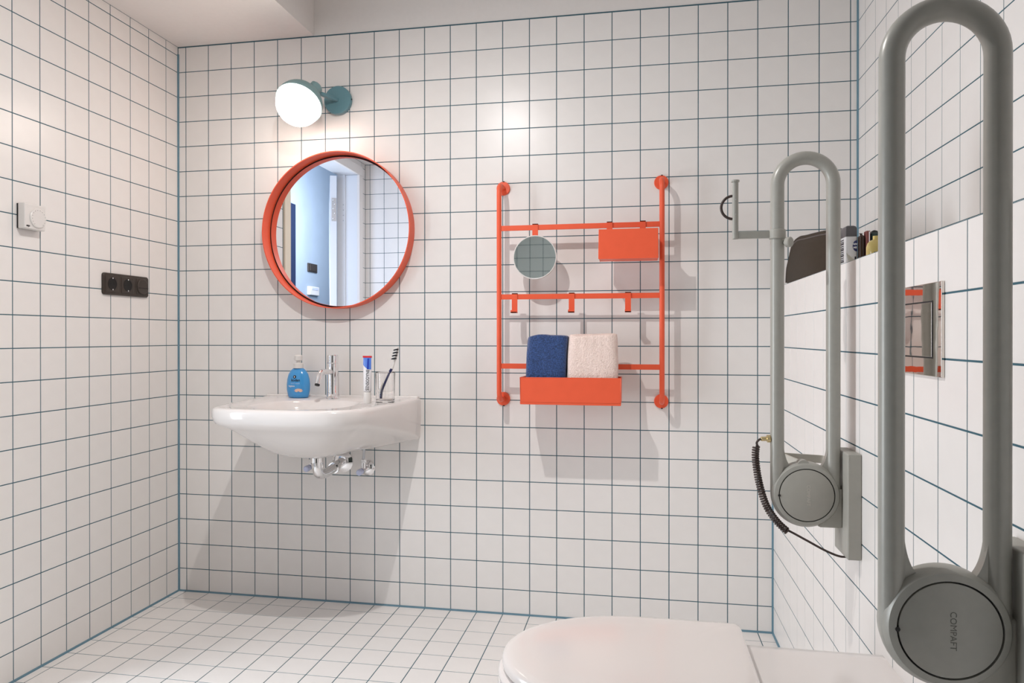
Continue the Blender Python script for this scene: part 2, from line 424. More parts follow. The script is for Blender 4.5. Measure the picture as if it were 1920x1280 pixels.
for sx, sy, z in ((1.80, 1.72, BZ - .01), (1.70, 1.62, BZ - .06), (1.58, 1.5, BZ - .3), (1.4, 1.3, BZ - .8), (1.05, 1.0, BZ - 1.2), (.5, .5, BZ - 1.42), (.2, .2, BZ - 1.45)):
    rings.append([(*bowlpt(p, sx, sy, -3.15), z) for p in loop])
basin = thing('washbasin', (BX, 0, 6.1), 'white ceramic wall-hung washbasin under the round mirror', 'washbasin')
bo = B().loft(rings).build('bowl', CERAM, basin, angle=60)
B().lathe([(.2, 0), (.2, .04), (.15, .06), (0, .06)], (BX, -3.15, BZ - 1.44), (0, 0, 1), 20).build('drain', CHROME, basin)
B().box((BX - 3.1, -.16, BZ - .05), (BX + 3.1, 0, BZ + .07)).build('back_lip', CERAM, basin, bevel=.05, seg=3)

fx, fy = 6.62, -.75
fa = thing('basin_mixer', (fx, fy, BZ), 'chrome single-lever mixer tap on the washbasin deck', 'faucet')
B().lathe([(.24, 0), (.24, .05), (.21, .07), (.21, 1.30), (.2, 1.32)], (fx, fy, BZ), (0, 0, 1), 36).build('body', CHROME, fa)
B().lathe([(.195, 1.32), (.21, 1.34), (.215, 1.61), (.2, 1.63), (0, 1.64)], (fx, fy, BZ), (0, 0, 1), 36).build('lever_cap', CHROME, fa)
B().tube(bend([(fx, fy, BZ + .99), (fx - .02, fy - 1.0, BZ + 1.04), (fx - .03, fy - 1.22, BZ + .60)], .5, 10), .105, 18).build('spout', CHROME, fa)
B().lathe([(.09, 0), (.09, .03)], (fx - .03, fy - 1.225, BZ + .59), (-.02, -.44, -.9), 18).build('aerator', DARK, fa)

# soap dispenser
sx0, sy0 = 5.23, -.72
so = thing('soap_dispenser', (sx0, sy0, BZ), 'blue pump soap bottle with flower print on the washbasin', 'soap bottle')
SP = [(.33, 0), (.39, .02), (.42, .12), (.455, .3), (.46, .5), (.44, .70), (.39, .88), (.31, 1.02), (.22, 1.10), (.175, 1.13)]
def soap_r(z):
    for (r0, h0), (r1, h1) in zip(SP, SP[1:]):
        if h0 <= z <= h1: return r0 + (r1 - r0) * (z - h0) / (h1 - h0)
    return .2
B().lathe(SP, (sx0, sy0, BZ), (0, 0, 1), 40, .6, (1, 0, 0)).build('bottle', SOAP, so, angle=60)
B().lathe([(.19, 1.12), (.19, 1.29), (.175, 1.31), (.08, 1.32), (.08, 1.40), (0, 1.40)], (sx0, sy0, BZ), (0, 0, 1), 24).build('collar', WHITEP, so)
pb = B().lathe([(.1, 1.40), (.145, 1.42), (.145, 1.58), (.11, 1.62), (0, 1.63)], (sx0, sy0, BZ), (0, 0, 1), 24)
pb.tube([(sx0, sy0, BZ + 1.53), (sx0 - .18, sy0 + .16, BZ + 1.52), (sx0 - .24, sy0 + .22, BZ + 1.46)], .05, 10)
pb.build('pump_head', WHITEP, so)
def on_soap(x, z, lift=.006):
    r = soap_r(z); x = max(-r * .98, min(r * .98, x))
    return (sx0 + x, sy0 - .6 * math.sqrt(max(r * r - x * x, 0)) - lift, BZ + z)
dx = -.03
def disc_on(cx, cz, rx, rz, lift, n=18):
    b_ = B(); vs = [on_soap(cx, cz, lift)] + [on_soap(cx + rx * math.cos(2*math.pi*i/n), cz + rz * math.sin(2*math.pi*i/n), lift) for i in range(n)]
    b_.add(vs, [(0, 1 + i, 1 + (i + 1) % n) for i in range(n)]); return b_
disc_on(dx, .80, .062, .064, .006).build('logo', INK, so)
disc_on(dx - .005, .80, .016, .036, .010, 12).build('logo_mark', WHITEL, so)
text_mesh('kodan', .145, 'lettering', INK, so, lambda x, y: on_soap(x + dx + .04, y + .675), .003)
text_mesh('hand wash', .085, 'lettering', PALEL, so, lambda x, y: on_soap(x + dx + .03, y + .555))
text_mesh('hygiene', .09, 'lettering', WHITEL, so, lambda x, y: on_soap(x + dx - .12, y + .455), .002)
fl = B()
for a, L in ((0, .17), (30, .16), (60, .13), (90, .13), (120, .13), (150, .16), (180, .17), (200, .14), (340, .14)):
    a = math.radians(a); c_, s_ = math.cos(a), math.sin(a) * .75; base = (dx + .16, .28)
    pts = [(base[0] + c_ * L * t + (-s_) * wd, base[1] + s_ * L * t + c_ * wd) for t, wd in ((0, .015), (.55, .038), (1, 0), (.55, -.038), (0, -.015))]
    fl.add([on_soap(p[0], p[1], .008) for p in pts], [(0, 1, 2, 3, 4)])
fl.build('flower_print', PINKL, so)
disc_on(dx + .16, .315, .055, .035, .012, 12).build('flower_centre', MATS['pale_pink_print'], so)

# toothpaste tube, standing on its cap
tx, ty = 8.72, -2.55
tp = thing('toothpaste_tube', (tx, ty, BZ), 'white toothpaste tube with red edge standing on its cap', 'toothpaste')
def tring(z, rx, ry, n=24): return [(tx + rx * math.cos(2*math.pi*i/n), ty + ry * math.sin(2*math.pi*i/n), BZ + z) for i in range(n)]
B().loft([tring(.02, .125, .125), tring(.06, .14, .14), tring(.36, .13, .13), tring(.40, .12, .12)]).build('cap', WHITEP, tp)
def trad(z): t = (z - .44) / 1.16; return (.140 + .016 * t, max(.012, .136 * (1 - t) ** .7))
B().loft([tring(.40, .10, .10)] + [tring(.44 + 1.16 * i / 10, *trad(.44 + 1.16 * i / 10)) for i in range(11)]).build('tube', TUBE, tp, angle=60)
B().box((tx - .163, ty - .022, BZ + 1.585), (tx + .163, ty + .022, BZ + 1.65)).build('crimp', TRED, tp, bevel=.008)
def on_tube(x, z, lift=.006):
    rx, ry = trad(z); k = max(-.98, min(.98, x / rx)); return (tx + x, ty - ry * math.sqrt(1 - k * k) - lift, BZ + z)
def patch(x0, x1, z0, z1, name, m_, lift, low_curve=0):
    b_ = B(); nx, nz = 8, 8; vs = []
    for j in range(nz + 1):
        for i in range(nx + 1):
            x = x0 + (x1 - x0) * i / nx; zl = z0 + low_curve * (1 - i / nx) ** 2
            vs.append(on_tube(x, zl + (z1 - zl) * j / nz, lift))
    b_.add(vs, [(j*(nx+1)+i, j*(nx+1)+i+1, (j+1)*(nx+1)+i+1, (j+1)*(nx+1)+i) for j in range(nz) for i in range(nx)])
    b_.build(name, m_, tp)
patch(-.145, .145, 1.18, 1.585, 'blue_band', TBLUE, .006, .16)
patch(.01, .075, 1.19, 1.56, 'blue_stripe', TDBLUE, .012)
text_mesh('SENSODYNE', .15, 'lettering', INK, tp, lambda x, y: on_tube(.045 - y, .82 + x * .84), .002)

# tumbler and toothbrush
gx, gy = 9.24, -2.2
tb = thing('tumbler', (gx, gy, BZ), 'clear glass tumbler on the right end of the washbasin', 'glass')
B().lathe([(0, 0), (.29, 0), (.32, .03), (.345, 1.06), (.34, 1.075), (.325, 1.06), (.295, .14), (.26, .1), (0, .1)], (gx, gy, BZ), (0, 0, 1), 40).build('glass', GLASS, tb)
br = thing('toothbrush', (gx, gy, BZ + .12), 'white and navy toothbrush leaning in the glass tumbler', 'toothbrush')
bp = spline([(gx - .14, gy - .05, BZ + .15), (gx - .12, gy - .02, BZ + .45), (gx + .10, gy + .08, BZ + 1.0), (gx + .24, gy + .14, BZ + 1.30), (gx + .36, gy + .18, BZ + 1.78)], 8)
nn = len(bp); k1 = int(nn * .66)
B().tube(bp[:k1 + 1], [.045 + .012 * math.sin(math.pi * i / k1) for i in range(k1 + 1)], 12).build('handle', NAVY, br)
B().tube([Vector(p) + Vector((-.028, -.03, .0)) for p in bp[5:k1 - 2]], .035, 10).build('grip', WHITEP, br)
B().tube(bp[k1:], [.05 - .016 * min(1, i / 6) for i in range(nn - k1)], 12).build('neck', WHITEP, br)
hd = B(); e = bp[-1]; d = (bp[-1] - bp[-4]).normalized()
hd.lathe([(.0, -.32), (.06, -.28), (.065, 0), (.05, .05), (0, .07)], e, d, 14, .5); hd.build('head', WHITEP, br)
for i in range(4):
    c = e + d * (-.25 + i * .105)
    B().lathe([(.075, 0), (.08, .12)], c + Vector((0, -.02, 0)), (-.25, -.95, .1), 10, .32, (1, 0, .3)).build('bristle_row', INK, br)
    B().lathe([(.07, 0), (.075, .11)], c + d * .052 + Vector((0, -.02, 0)), (-.25, -.95, .1), 10, .32, (1, 0, .3)).build('bristle_row', WHITEP, br)

# siphon and angle valves
tr = thing('siphon', (6.71, 0, 5.3), 'chrome siphon pipe running from the washbasin to the wall', 'siphon')
B().tube(bend([(6.72, -2.3, 6.085), (6.72, -2.3, 5.38), (6.72, -1.6, 5.26), (6.71, 0, 5.46)], .5, 8), .17, 24).build('pipe', CHROME, tr)
B().lathe([(.22, 0), (.22, .16), (.19, .18)], (6.72, -2.3, 5.82), (0, 0, 1), 28).build('union_nut', CHROME, tr)
B().lathe([(.21, 0), (.21, .12)], (6.71, -.75, 5.365), (0, -1, -.125), 24).build('union_nut', CHROME, tr)
B().lathe([(.42, 0), (.42, .03), (.30, .09), (.18, .12)], (6.71, 0, 5.44), (0, -1, 0), 36).build('wall_rosette', CHROME, tr)
def valve(x, z, label, hose):
    v = thing('angle_valve', (x, 0, z), label, 'valve', 'angle valves under the washbasin')
    B().lathe([(.29, 0), (.29, .03), (.2, .1), (.12, .12)], (x, 0, z), (0, -1, 0), 28).build('wall_rosette', CHROME, v)
    B().tube([(x, -.05, z), (x, -.62, z)], .10, 16).tube([(x, -.45, z), (x, -.45, z + .3)], .09, 14).build('valve_body', CHROME, v)
    B().lathe([(.085, 0), (.115, .03), (.115, .2), (.085, .24)], (x - .02, -.62, z - .02), (-.1, -1, -.1), 12).build('handle', CLEARP, v)
    B().lathe([(.11, 0), (.11, .12)], (x, -.45, z + .28), (0, 0, 1), 6).build('nut', CHROME, v)
    B().tube(spline(hose, 6), .045, 10).build('supply_hose', STEEL, v)
valve(5.62, 5.30, 'chrome angle valve left of the siphon under the washbasin', [(5.62, -.45, 5.64), (5.65, -.5, 5.9), (5.75, -.6, 6.15)])
valve(7.73, 5.23, 'chrome angle valve right of the siphon under the washbasin', [(7.73, -.45, 5.6), (7.76, -.47, 5.95), (7.82, -.49, 6.22)])

# ------------------------------------------------------------------ round mirror
MC = (6.633, 14.31); MR = 2.975; MD = .6
mi = thing('round_mirror', (MC[0], 0, MC[1]), 'round wall mirror in a deep orange-red ring frame', 'mirror')
B().lathe([(MR - .03, 0), (MR, .01), (MR, MD), (MR - .035, MD), (MR - .035, .05), (MR - .03, 0)], (MC[0], 0, MC[1]), (0, -1, 0), 128).build('frame', ORANGE, mi)
B().lathe([(MR - .095, .02), (MR - .095, .07), (MR - .105, .08), (0, .08)], (MC[0], 0, MC[1]), (0, -1, 0), 128).build('glass', GLASSM, mi, angle=20)
B().lathe([(MR - .036, .005), (MR - .036, .03), (0, .03)], (MC[0], 0, MC[1]), (0, -1, 0), 96).build('back_panel', DARK, mi)

# ------------------------------------------------------------------ wall lamp
wl = thing('wall_lamp', (6.57, 0, 19.34), 'teal wall lamp with a lit opal globe above the round mirror', 'lamp')
B().lathe([(.54, 0), (.545, .02), (.545, .16), (.52, .19), (0, .19)], (6.57, 0, 19.34), (0, -1, 0), 48).build('wall_plate', TEAL, wl)
B().lathe([(.03, 0), (.03, .02)], (6.57 + .545, -.09, 19.36), (1, 0, 0), 8).build('grub_screw', DARK, wl)
nl = Vector((-.034, -.619, -.785)).normalized(); GC = Vector((5.70, -1.6, 18.79)); GR = .835
kn = GC + Vector((.46, .46, .76)) * .80
B().tube([(6.57, -.15, 19.34), kn + Vector((.06, .12, -.03))], .085, 16).build('arm', TEAL, wl)
B().lathe([(0, -.36), (.16, -.36), (.235, -.30), (.235, .0), (.2, .1)], kn + nl * .1, (GC - kn).normalized(), 28).build('knuckle', TEALP, wl)
B().lathe([(GR * 1.02 * math.sin(a), -GR * 1.02 * math.cos(a)) for a in [math.radians(5 + 85 * i / 14) for i in range(15)]] + [(GR * .985, 0)] +
          [(GR * .985 * math.sin(a), -GR * .985 * math.cos(a)) for a in [math.radians(90 - 85 * i / 14) for i in range(15)]], GC, nl, 56).build('shade', TEALP, wl)
B().lathe([(GR * .97 * math.sin(a), -GR * .97 * math.cos(a)) for a in [math.radians(60 + 120 * i / 22) for i in range(23)]], GC, nl, 56).build('opal_globe', OPAL, wl)

# ------------------------------------------------------------------ orange rack
RY = -.85
ra = thing('wall_rack', (15.87, 0, 7.97), 'orange-red tubular wall rack with three flat crossbars', 'rack')
for X in (13.03, 18.73):
    B().tube(bend([(X, 0, 15.72), (X, RY, 15.72), (X, RY, 7.97), (X, 0, 7.97)], .38, 8), .0885, 20).build('post', ORANGE, ra)
    for Z in (15.72, 7.97):
        fo = B().lathe([(.25, 0), (.25, .07), (.235, .085), (0, .085)], (X, 0, Z), (0, -1, 0), 36).build('wall_flange', ORANGE, ra)
        s_ = 1 if Z > 10 else -1
        B().lathe([(.035, 0), (.035, .02)], (X + .02, -.06, Z + s_ * .245), (0, -.5, s_), 10).build('grub_screw', DARK, fo)
BARS = (14.128, 11.68, 9.212)
for Z in BARS:
    B().box((13.06, RY - .03, Z - .092), (18.70, RY + .03, Z + .092)).build('crossbar', ORANGE, ra, bevel=.012)
def strap(b_, x, z, w_, down):
    # bent strip that hooks over a bar and hangs in front of it
    b_.box((x - w_/2, RY - .065, z - down), (x + w_/2, RY - .032, z + .125))
    b_.box((x - w_/2, RY - .065, z + .094), (x + w_/2, RY + .065, z + .125))
    b_.box((x - w_/2, RY + .032, z - .04), (x + w_/2, RY + .065, z + .125))
for x, lab in ((13.60, 'left orange hook on the middle crossbar of the rack'), (15.63, 'middle orange hook on the middle crossbar of the rack'), (17.58, 'right orange hook on the middle crossbar, beside the rack post')):
    h = thing('rack_hook', (x, RY, 11.2), lab, 'hook', 'hooks on the middle crossbar')
    b_ = B(); strap(b_, x, BARS[1], .2, .55); b_.build('strap', ORANGE, h, smooth=False)
    b_ = B().box((x - .105, RY - .30, 11.10), (x + .105, RY - .03, 11.135)).box((x - .105, RY - .30, 11.10), (x + .105, RY - .268, 11.20)); b_.build('lip', ORANGE, h, smooth=False)
sm = thing('shaving_mirror', (14.36, -1.0, 13.05), 'small round tinted mirror hanging from the top crossbar of the rack', 'mirror')
b_ = B(); strap(b_, 14.34, BARS[0], .2, .55); b_.build('strap', ORANGE, sm, smooth=False)
B().lathe([(.76, 0), (.775, .02), (.775, .11), (.755, .13), (.74, .125), (.74, .1), (0, .1)], (14.345, -.92, 13.055), (0, -1, 0), 72).build('rim', MATS['white_plastic'], sm)
B().lathe([(.742, .10), (.742, .124), (0, .124)], (14.345, -.92, 13.055), (0, -1, 0), 72).build('glass', TINTM, sm, angle=20)
ut = thing('upper_tray', (17.6, -1.4, 12.88), 'small orange metal box hanging at the right end of the top crossbar', 'tray')
x0, x1, z0, z1, ya, yb = 16.625, 18.575, 12.865, 13.845, -1.90, -.93
b_ = B().box((x0, ya, z0), (x1, ya + .03, z1)).box((x0, yb - .03, z0), (x1, yb, z1 - .02)).box((x0, ya, z0), (x1, yb, z0 + .03)).box((x0, ya, z0), (x0 + .03, yb, z1 - .2)).box((x1 - .03, ya, z0), (x1, yb, z1 - .2))
b_.build('box', ORANGE, ut, bevel=.012)
for x in (16.95, 18.08):
    b_ = B(); strap(b_, x, BARS[0], .2, .4); b_.build('strap', ORANGE, ut, smooth=False)
lt = thing('towel_tray', (15.7, -1.6, 7.95), 'orange metal tray on the lowest crossbar holding two towels', 'tray')
x0, x1, z0, z1, ya, yb = 13.993, 17.367, 8.03, 8.88, -2.08, -.92
b_ = B().box((x0, ya, z0 - .06), (x1, ya + .03, z1)).box((x0, yb - .03, z0), (x1, yb, z1)).box((x0, ya, z0), (x1, yb, z0 + .03)).box((x0, ya, z0), (x0 + .03, yb, z1)).box((x1 - .03, ya, z0), (x1, yb, z1))
b_.build('box', ORANGE, lt, bevel=.012)
for x in (14.8, 16.6):
    b_ = B(); strap(b_, x, BARS[2], .2, .6); b_.build('strap', ORANGE, lt, smooth=False)
def towel(name, label, material, xb0, xb1, xt0, xt1, ztop, seed, folds):
    t = thing(name, ((xb0 + xb1) / 2, -1.7, 8.1), label, 'towel')
    random.seed(seed); zb = 8.07; nz, nr = 16, 40; rings = []
    for i in range(nz + 1):
        f = (i / nz) if i < nz - 1 else (.975, 1.0)[i - nz + 1]; z = zb + (ztop - zb) * f
        yc = -1.50 + .12 * f; hy = .50 - .05 * f
        xa = xb0 + (xt0 - xb0) * f; xb = xb1 + (xt1 - xb1) * f; ins = 0
        if i == nz: ins = .05
        if f < .03: ins = .05
        ring = []
        for j in range(nr):
            a = 2 * math.pi * j / nr; c, s_ = math.cos(a), math.sin(a); k = (abs(c) ** 7 + abs(s_) ** 7) ** (-1 / 7)
            wob = .014 * math.sin(3.1 * j + 5 * f + seed) + .012 * math.sin(9 * f + j)
            # layers of the folded cloth show at its sides
            xx = (xa + xb) / 2 + ((xb - xa) / 2 - ins) * k * c; yy = yc + (hy - ins) * k * s_
            lay = .018 * math.sin(folds * math.pi * (yy - yc) / hy) if abs(c) > .8 else 0
            ring.append((xx + wob + lay, yy + wob, z + (.03 * math.sin(xx * 3.3 + seed) + .02 * math.sin(7 * xx) if f > .8 else 0)))
        rings.append(ring)
    o = B().loft(rings).build('folded_cloth', material, t, sub=2, angle=70)
    return t
towel('navy_towel', 'navy blue folded terry towel in the left of the orange tray', BLUET, 14.07, 15.47, 14.20, 15.58, 10.32, 3, 5)
towel('pink_towel', 'pale pink folded terry towel in the right of the orange tray', PINKT, 15.50, 17.26, 15.61, 17.22, 10.35, 8, 5)

# ------------------------------------------------------------------ things on the left wall
th = thing('thermostat', (XL, -7.3, 13.9), 'white room thermostat with a dial on the left wall', 'thermostat')
yT0, yT1 = -7.62, -6.86
B().box((XL, yT0 + .02, 13.52), (XL + .06, yT1 - .02, 14.26)).build('back_plate', DARK, th)
B().box((XL + .055, yT0, 13.51), (XL + .30, yT1, 14.27)).build('housing', WHITEP, th, bevel=.03, seg=3)
B().lathe([(.29, 0), (.29, .04), (.27, .055), (0, .055)], (XL + .295, -7.16, 13.86), (1, 0, 0), 48).build('dial', WHITEP, th)
dm = B()
for i in range(14):
    a = math.radians(-50 + i * 280 / 13); c = Vector((XL + .352, -7.16 + .24 * math.cos(a), 13.86 + .24 * math.sin(a)))
    dm.lathe([(.009, 0), (.009, .003)], c, (1, 0, 0), 6)
dm.build('dial_marks', GREYC, th)
text_mesh('eqo', .085, 'lettering', INK, th, lambda x, y: (XL + .306, -7.50 + x, 13.60 + y), .004)
sk = thing('socket_panel', (XL, -3.04, 12.1), 'black triple panel of two sockets and a switch on the left wall', 'socket')
fr_ = []
for cy, cz, a0 in ((-1.985, 12.40, 0), (-4.09, 12.40, 90), (-4.09, 11.835, 180), (-1.985, 11.835, 270)):
    fr_ += [(cy + math.cos(math.radians(a0 + 15 * i)), cz + math.sin(math.radians(a0 + 15 * i)), cy, cz) for i in range(7)]
fring = lambda r_, x_: [(x_, cy + (y_ - cy) * r_, cz + (z_ - cz) * r_) for y_, z_, cy, cz in fr_]
B().loft([fring(.10, XL), fring(.10, XL + .06), fring(.08, XL + .085), fring(.05, XL + .09)]).build('frame', BLACK, sk)
for y in (-3.80, -3.035):
    ins = B().box((XL + .08, y - .30, 11.83), (XL + .115, y + .30, 12.41)).build('socket_insert', BLACK, sk, bevel=.03)
    B().lathe([(.215, 0), (.215, .012), (.19, .012), (.185, .004), (0, .004)], (XL + .112, y, 12.12), (1, 0, 0), 32).build('socket_well', DBLACK, ins)
    for s_ in (-1, 1): B().box((XL + .112, y - .022, 12.12 + s_ * .2 - .025), (XL + .14, y + .022, 12.12 + s_ * .2 + .025)).build('earth_contact', CHROME, ins, bevel=.006)
    h2 = B()
    for s_ in (-1, 1): h2.lathe([(.028, 0), (.028, .006)], (XL + .115, y + s_ * .095, 12.12), (1, 0, 0), 10)
    h2.build('pin_hole', DARK, ins)
rk = B().box((XL + .08, -2.57, 11.83), (XL + .11, -1.97, 12.41)).build('switch_insert', BLACK, sk, bevel=.02)
B().lathe([(.29, 0), (.29, .03), (.27, .045), (0, .05)], (XL + .105, -2.27, 12.12), (1, 0, 0), 40).build('rotary_disc', BLACK, rk)
B().box((XL + .15, -2.50, 12.055), (XL + .165, -2.0, 12.075)).build('rocker_split', DARK, rk)

# ------------------------------------------------------------------ toilet
TY = -13.0
to = thing('toilet', (19, TY, 1.0), 'white wall-hung toilet with closed lid in the foreground', 'toilet')
def dloop(xt, xc, xb, hw, n=40, rb=.25, pw=2.0):
    pts = []
    a = xc - xt
    for i in range(n + 1):
        t = -math.pi / 2 + math.pi * i / n
        pts.append((xc - a * math.cos(t), TY - hw * math.sin(t) * 1.0))
    # pts run from +hw side to -hw side around the tip; close along the back with rounded corners
    e = [(xb - rb, TY - hw), (xb - rb * .3, TY - hw + rb * .08), (xb - rb * .08, TY - hw + rb * .3), (xb, TY - hw + rb)]
    e2 = [(x, 2 * TY - y) for x, y in reversed(e)]
    mid = [(xb, TY - hw + rb + (2 * hw - 2 * rb) * k / 6) for k in range(1, 6)]
    return pts + [((xc + xb - rb) / 2, TY - hw)] + e + mid + e2 + [((xc + xb - rb) / 2, TY + hw)]
def dring(z, **k): return [(x, y, z) for x, y in dloop(**k)]
L = dict(xt=15.5, xc=17.95, xb=19.93, hw=1.90, rb=.22)
def ins(d, **kw):
    return dict(xt=L['xt'] + d, xc=L['xc'], xb=L['xb'] - d, hw=L['hw'] - d, rb=max(.08, L['rb'] - d * .3))
B().loft([dring(4.37, **ins(.10)), dring(4.37, **ins(.03)), dring(4.41, **ins(0)), dring(4.50, **ins(.0)), dring(4.555, **ins(.03)), dring(4.585, **ins(.09)),
          dring(4.60, **ins(.2)), dring(4.625, **ins(.6)), dring(4.64, **ins(1.2))]).build('lid', SEAT, to, angle=60)
B().loft([dring(4.20, **ins(-.02)), dring(4.23, **ins(-.07)), dring(4.29, **ins(-.07)), dring(4.33, **ins(-.02)), dring(4.34, **ins(.1))]).build('seat', SEAT, to, angle=60)
def tring2(z, xt, hw, xb=22.54, xc=17.9, rb=.05): return dring(z, xt=xt, xc=xc, xb=xb, hw=hw, rb=rb)
B().loft([tring2(1.0, 19.0, 1.1, xc=20.3), tring2(1.3, 18.2, 1.25, xc=19.8), tring2(2.2, 16.8, 1.5, xc=18.8), tring2(3.2, 15.9, 1.72, xc=18.2), tring2(3.7, 15.55, 1.82),
          tring2(4.05, 15.42, 1.86), tring2(4.14, 15.43, 1.85), tring2(4.18, 15.5, 1.80), tring2(4.19, 15.9, 1.6)]).build('ceramic_body', CERAM, to, angle=50)

fp = thing('flush_plate', (XP, -12.9, 10.37), 'polished reflective flush plate on the tiled cistern wall above the toilet', 'flush plate')
B().box((XP, -14.0, 9.632), (XP - .05, -11.78, 11.11)).build('plate', PLATE, fp, bevel=.01)
B().box((XP - .045, -13.66, 9.94), (XP - .064, -12.12, 10.80)).build('flush_button', PLATE, fp, bevel=.006)
B().box((XP - .045, -13.685, 9.915), (XP - .053, -12.095, 10.825)).build('button_gap', DARK, fp)

# ------------------------------------------------------------------ hinged support rails
def rail(y, label, word):
    cx, z0, z1, R, r = 21.505, 6.84, 13.57, .575, .145
    t = thing('support_rail', (XP, y, 5.6), label, 'grab rail', 'folded-up support rails')
    path = arc((cx, y, z1), R, math.pi, 0, 24, (1, 0, 0), (0, 0, 1)) + [Vector((cx + R, y, z1 - (z1 - z0) * k / 6)) for k in range(1, 6)] + \
           arc((cx, y, z0), R, 0, -math.pi, 24, (1, 0, 0), (0, 0, 1)) + [Vector((cx - R, y, z0 + (z1 - z0) * k / 6)) for k in range(1, 6)]
    B().tube(path, r, 24, closed=True).build('rail_tube', RAIL, t)
    hub = B().lathe([(.64, .15), (.70, .12), (.70, -.10), (.655, -.165), (.60, -.185), (.575, -.19), (.575, -.14), (0, -.14)][::1], (cx, y, z0), (0, 1, 0), 72)
    for s_ in (-1, 1):   # rounded fillets between hub and tubes
        A = (.455, 1.06); Q = (.43, .76); E = (.33, .62)
        cur = [((1-t)**2*A[0] + 2*t*(1-t)*Q[0] + t*t*E[0], (1-t)**2*A[1] + 2*t*(1-t)*Q[1] + t*t*E[1]) for t in [i / 8 for i in range(9)]]
        ring = [(.58, 1.06)] + cur + [(.30, .52), (.58, .30)]
        n_ = len(ring); f_ = [(cx + s_ * a, y - .07, z0 + b) for a, b in ring] + [(cx + s_ * a, y + .07, z0 + b) for a, b in ring]
        hub.add(f_, [(n_ - 1, i, i + 1) for i in range(n_ - 2)] + [(2*n_ - 1, n_ + i + 1, n_ + i) for i in range(n_ - 2)] + [(i, n_ + i, n_ + (i + 1) % n_, (i + 1) % n_) for i in range(n_)])
    hub.build('hinge_hub', RAIL, t)
    B().lathe([(.577, -.142), (.577, -.146), (.555, -.146)], (cx, y, z0), (0, 1, 0), 72).build('groove', DARK, t)
    cv = B().lathe([(.553, -.14), (.553, -.185), (.545, -.19), (0, -.19)], (cx, y, z0), (0, 1, 0), 72).build('hub_cover', RAILB if y > -12 else RAIL, t)
    B().lathe([(.028, 0), (.028, .03)], (cx - .565, y - .17, z0 - .02), (0, -1, 0), 8).build('grub_screw', DARK, t)
    text_mesh(word, .10, 'lettering', RAILL if y > -12 else mat('embossing_shade_grey', srgb(104, 106, 100), .5), cv, lambda a, b: (cx + .03 + b, y - .1925, z0 - a))  # flat letters; the near hub's darker grey stands for shade on the embossing
    B().box((cx + .25, y - .12, z0 - .70), (XP - .26, y + .40, z0 + .15)).build('hinge_block', RAILB, t, bevel=.05)
    B().box((XP - .28, y - .5, 5.58), (XP, y + .52, 7.80)).build('wall_plate', RAILB, t, bevel=.03)
    return t, cx, z0
r1, rcx, rz = rail(-9.43, 'smaller-looking grey folded-up support rail nearer the back wall, with paper holder', 'COMPAFT')
RY1 = -9.43
b_ = B()
pth = bend([(rcx + .02, RY1 + .05, 7.42), (rcx - .34, RY1 + .85, 7.50), (rcx + .62, RY1 + .85, 7.46), (rcx + .50, RY1 + .02, 7.30)], .12, 4)
vs = []; fs = []
for i, p in enumerate(pth):
    t_ = (pth[min(i + 1, len(pth) - 1)] - pth[max(i - 1, 0)]).normalized(); s_ = Vector((-t_.y, t_.x, 0)).normalized() * .03
    vs += [p + s_ + Vector((0, 0, .09)), p - s_ + Vector((0, 0, .09)), p - s_ - Vector((0, 0, .09)), p + s_ - Vector((0, 0, .09))]
for i in range(len(pth) - 1):
    for j in range(4): fs.append((i*4+j, i*4+(j+1) % 4, (i+1)*4+(j+1) % 4, (i+1)*4+j))
n4 = (len(pth) - 1) * 4; fs += [(3, 2, 1, 0), (n4, n4 + 1, n4 + 2, n4 + 3)]
b_.add(vs, fs); b_.build('release_lever', RAILL, r1)
B().lathe([(.13, -.10), (.13, .1), (.11, .12)], (rcx - .05, RY1 - .02, 7.46), (0, 1, 0), 24).build('lever_knob', RAILB, r1)
rail(-16.6, 'large grey folded-up support rail in the right foreground, nearest to the camera', 'COMPAFT')

ph = thing('paper_holder', (20.93, RY1, 12.5), 'grey toilet roll holder clamped to the farther support rail', 'paper holder')
hx0 = rcx - .575
B().lathe([(.165, -.10), (.175, -.09), (.175, .09), (.165, .10)], (hx0, RY1, 12.50), (0, 0, 1), 28).build('clamp', RAILB, ph)
B().box((19.99, RY1 - .05, 12.42), (hx0 - .14, RY1 + .05, 12.58)).build('arm', RAIL, ph, bevel=.015)
B().lathe([(.068, 0), (.068, 1.26), (.09, 1.262), (.09, 1.30), (0, 1.305)], (20.045, RY1, 12.42), (0, 0, 1), 20).build('pin', RAIL, ph)
B().tube(arc((20.0, RY1, 13.12), .255, math.pi / 2, math.pi * 1.5, 20, (1, 0, 0), (0, 0, 1)), .03, 12).build('spring_loop', CORD, ph)
B().lathe([(.05, 0), (.05, .08), (.11, .10), (.11, .2), (.09, .22), (0, .22)], (hx0 + .12, RY1 - .08, 12.30), (.5, -.86, 0), 18, .8).build('thumb_screw', RAILB, ph)
for zz in (12.96, 13.28): B().lathe([(.012, 0), (.012, .01)], (20.045, RY1 - .066, zz), (0, -1, 0), 8).build('rivet', STEEL, ph)

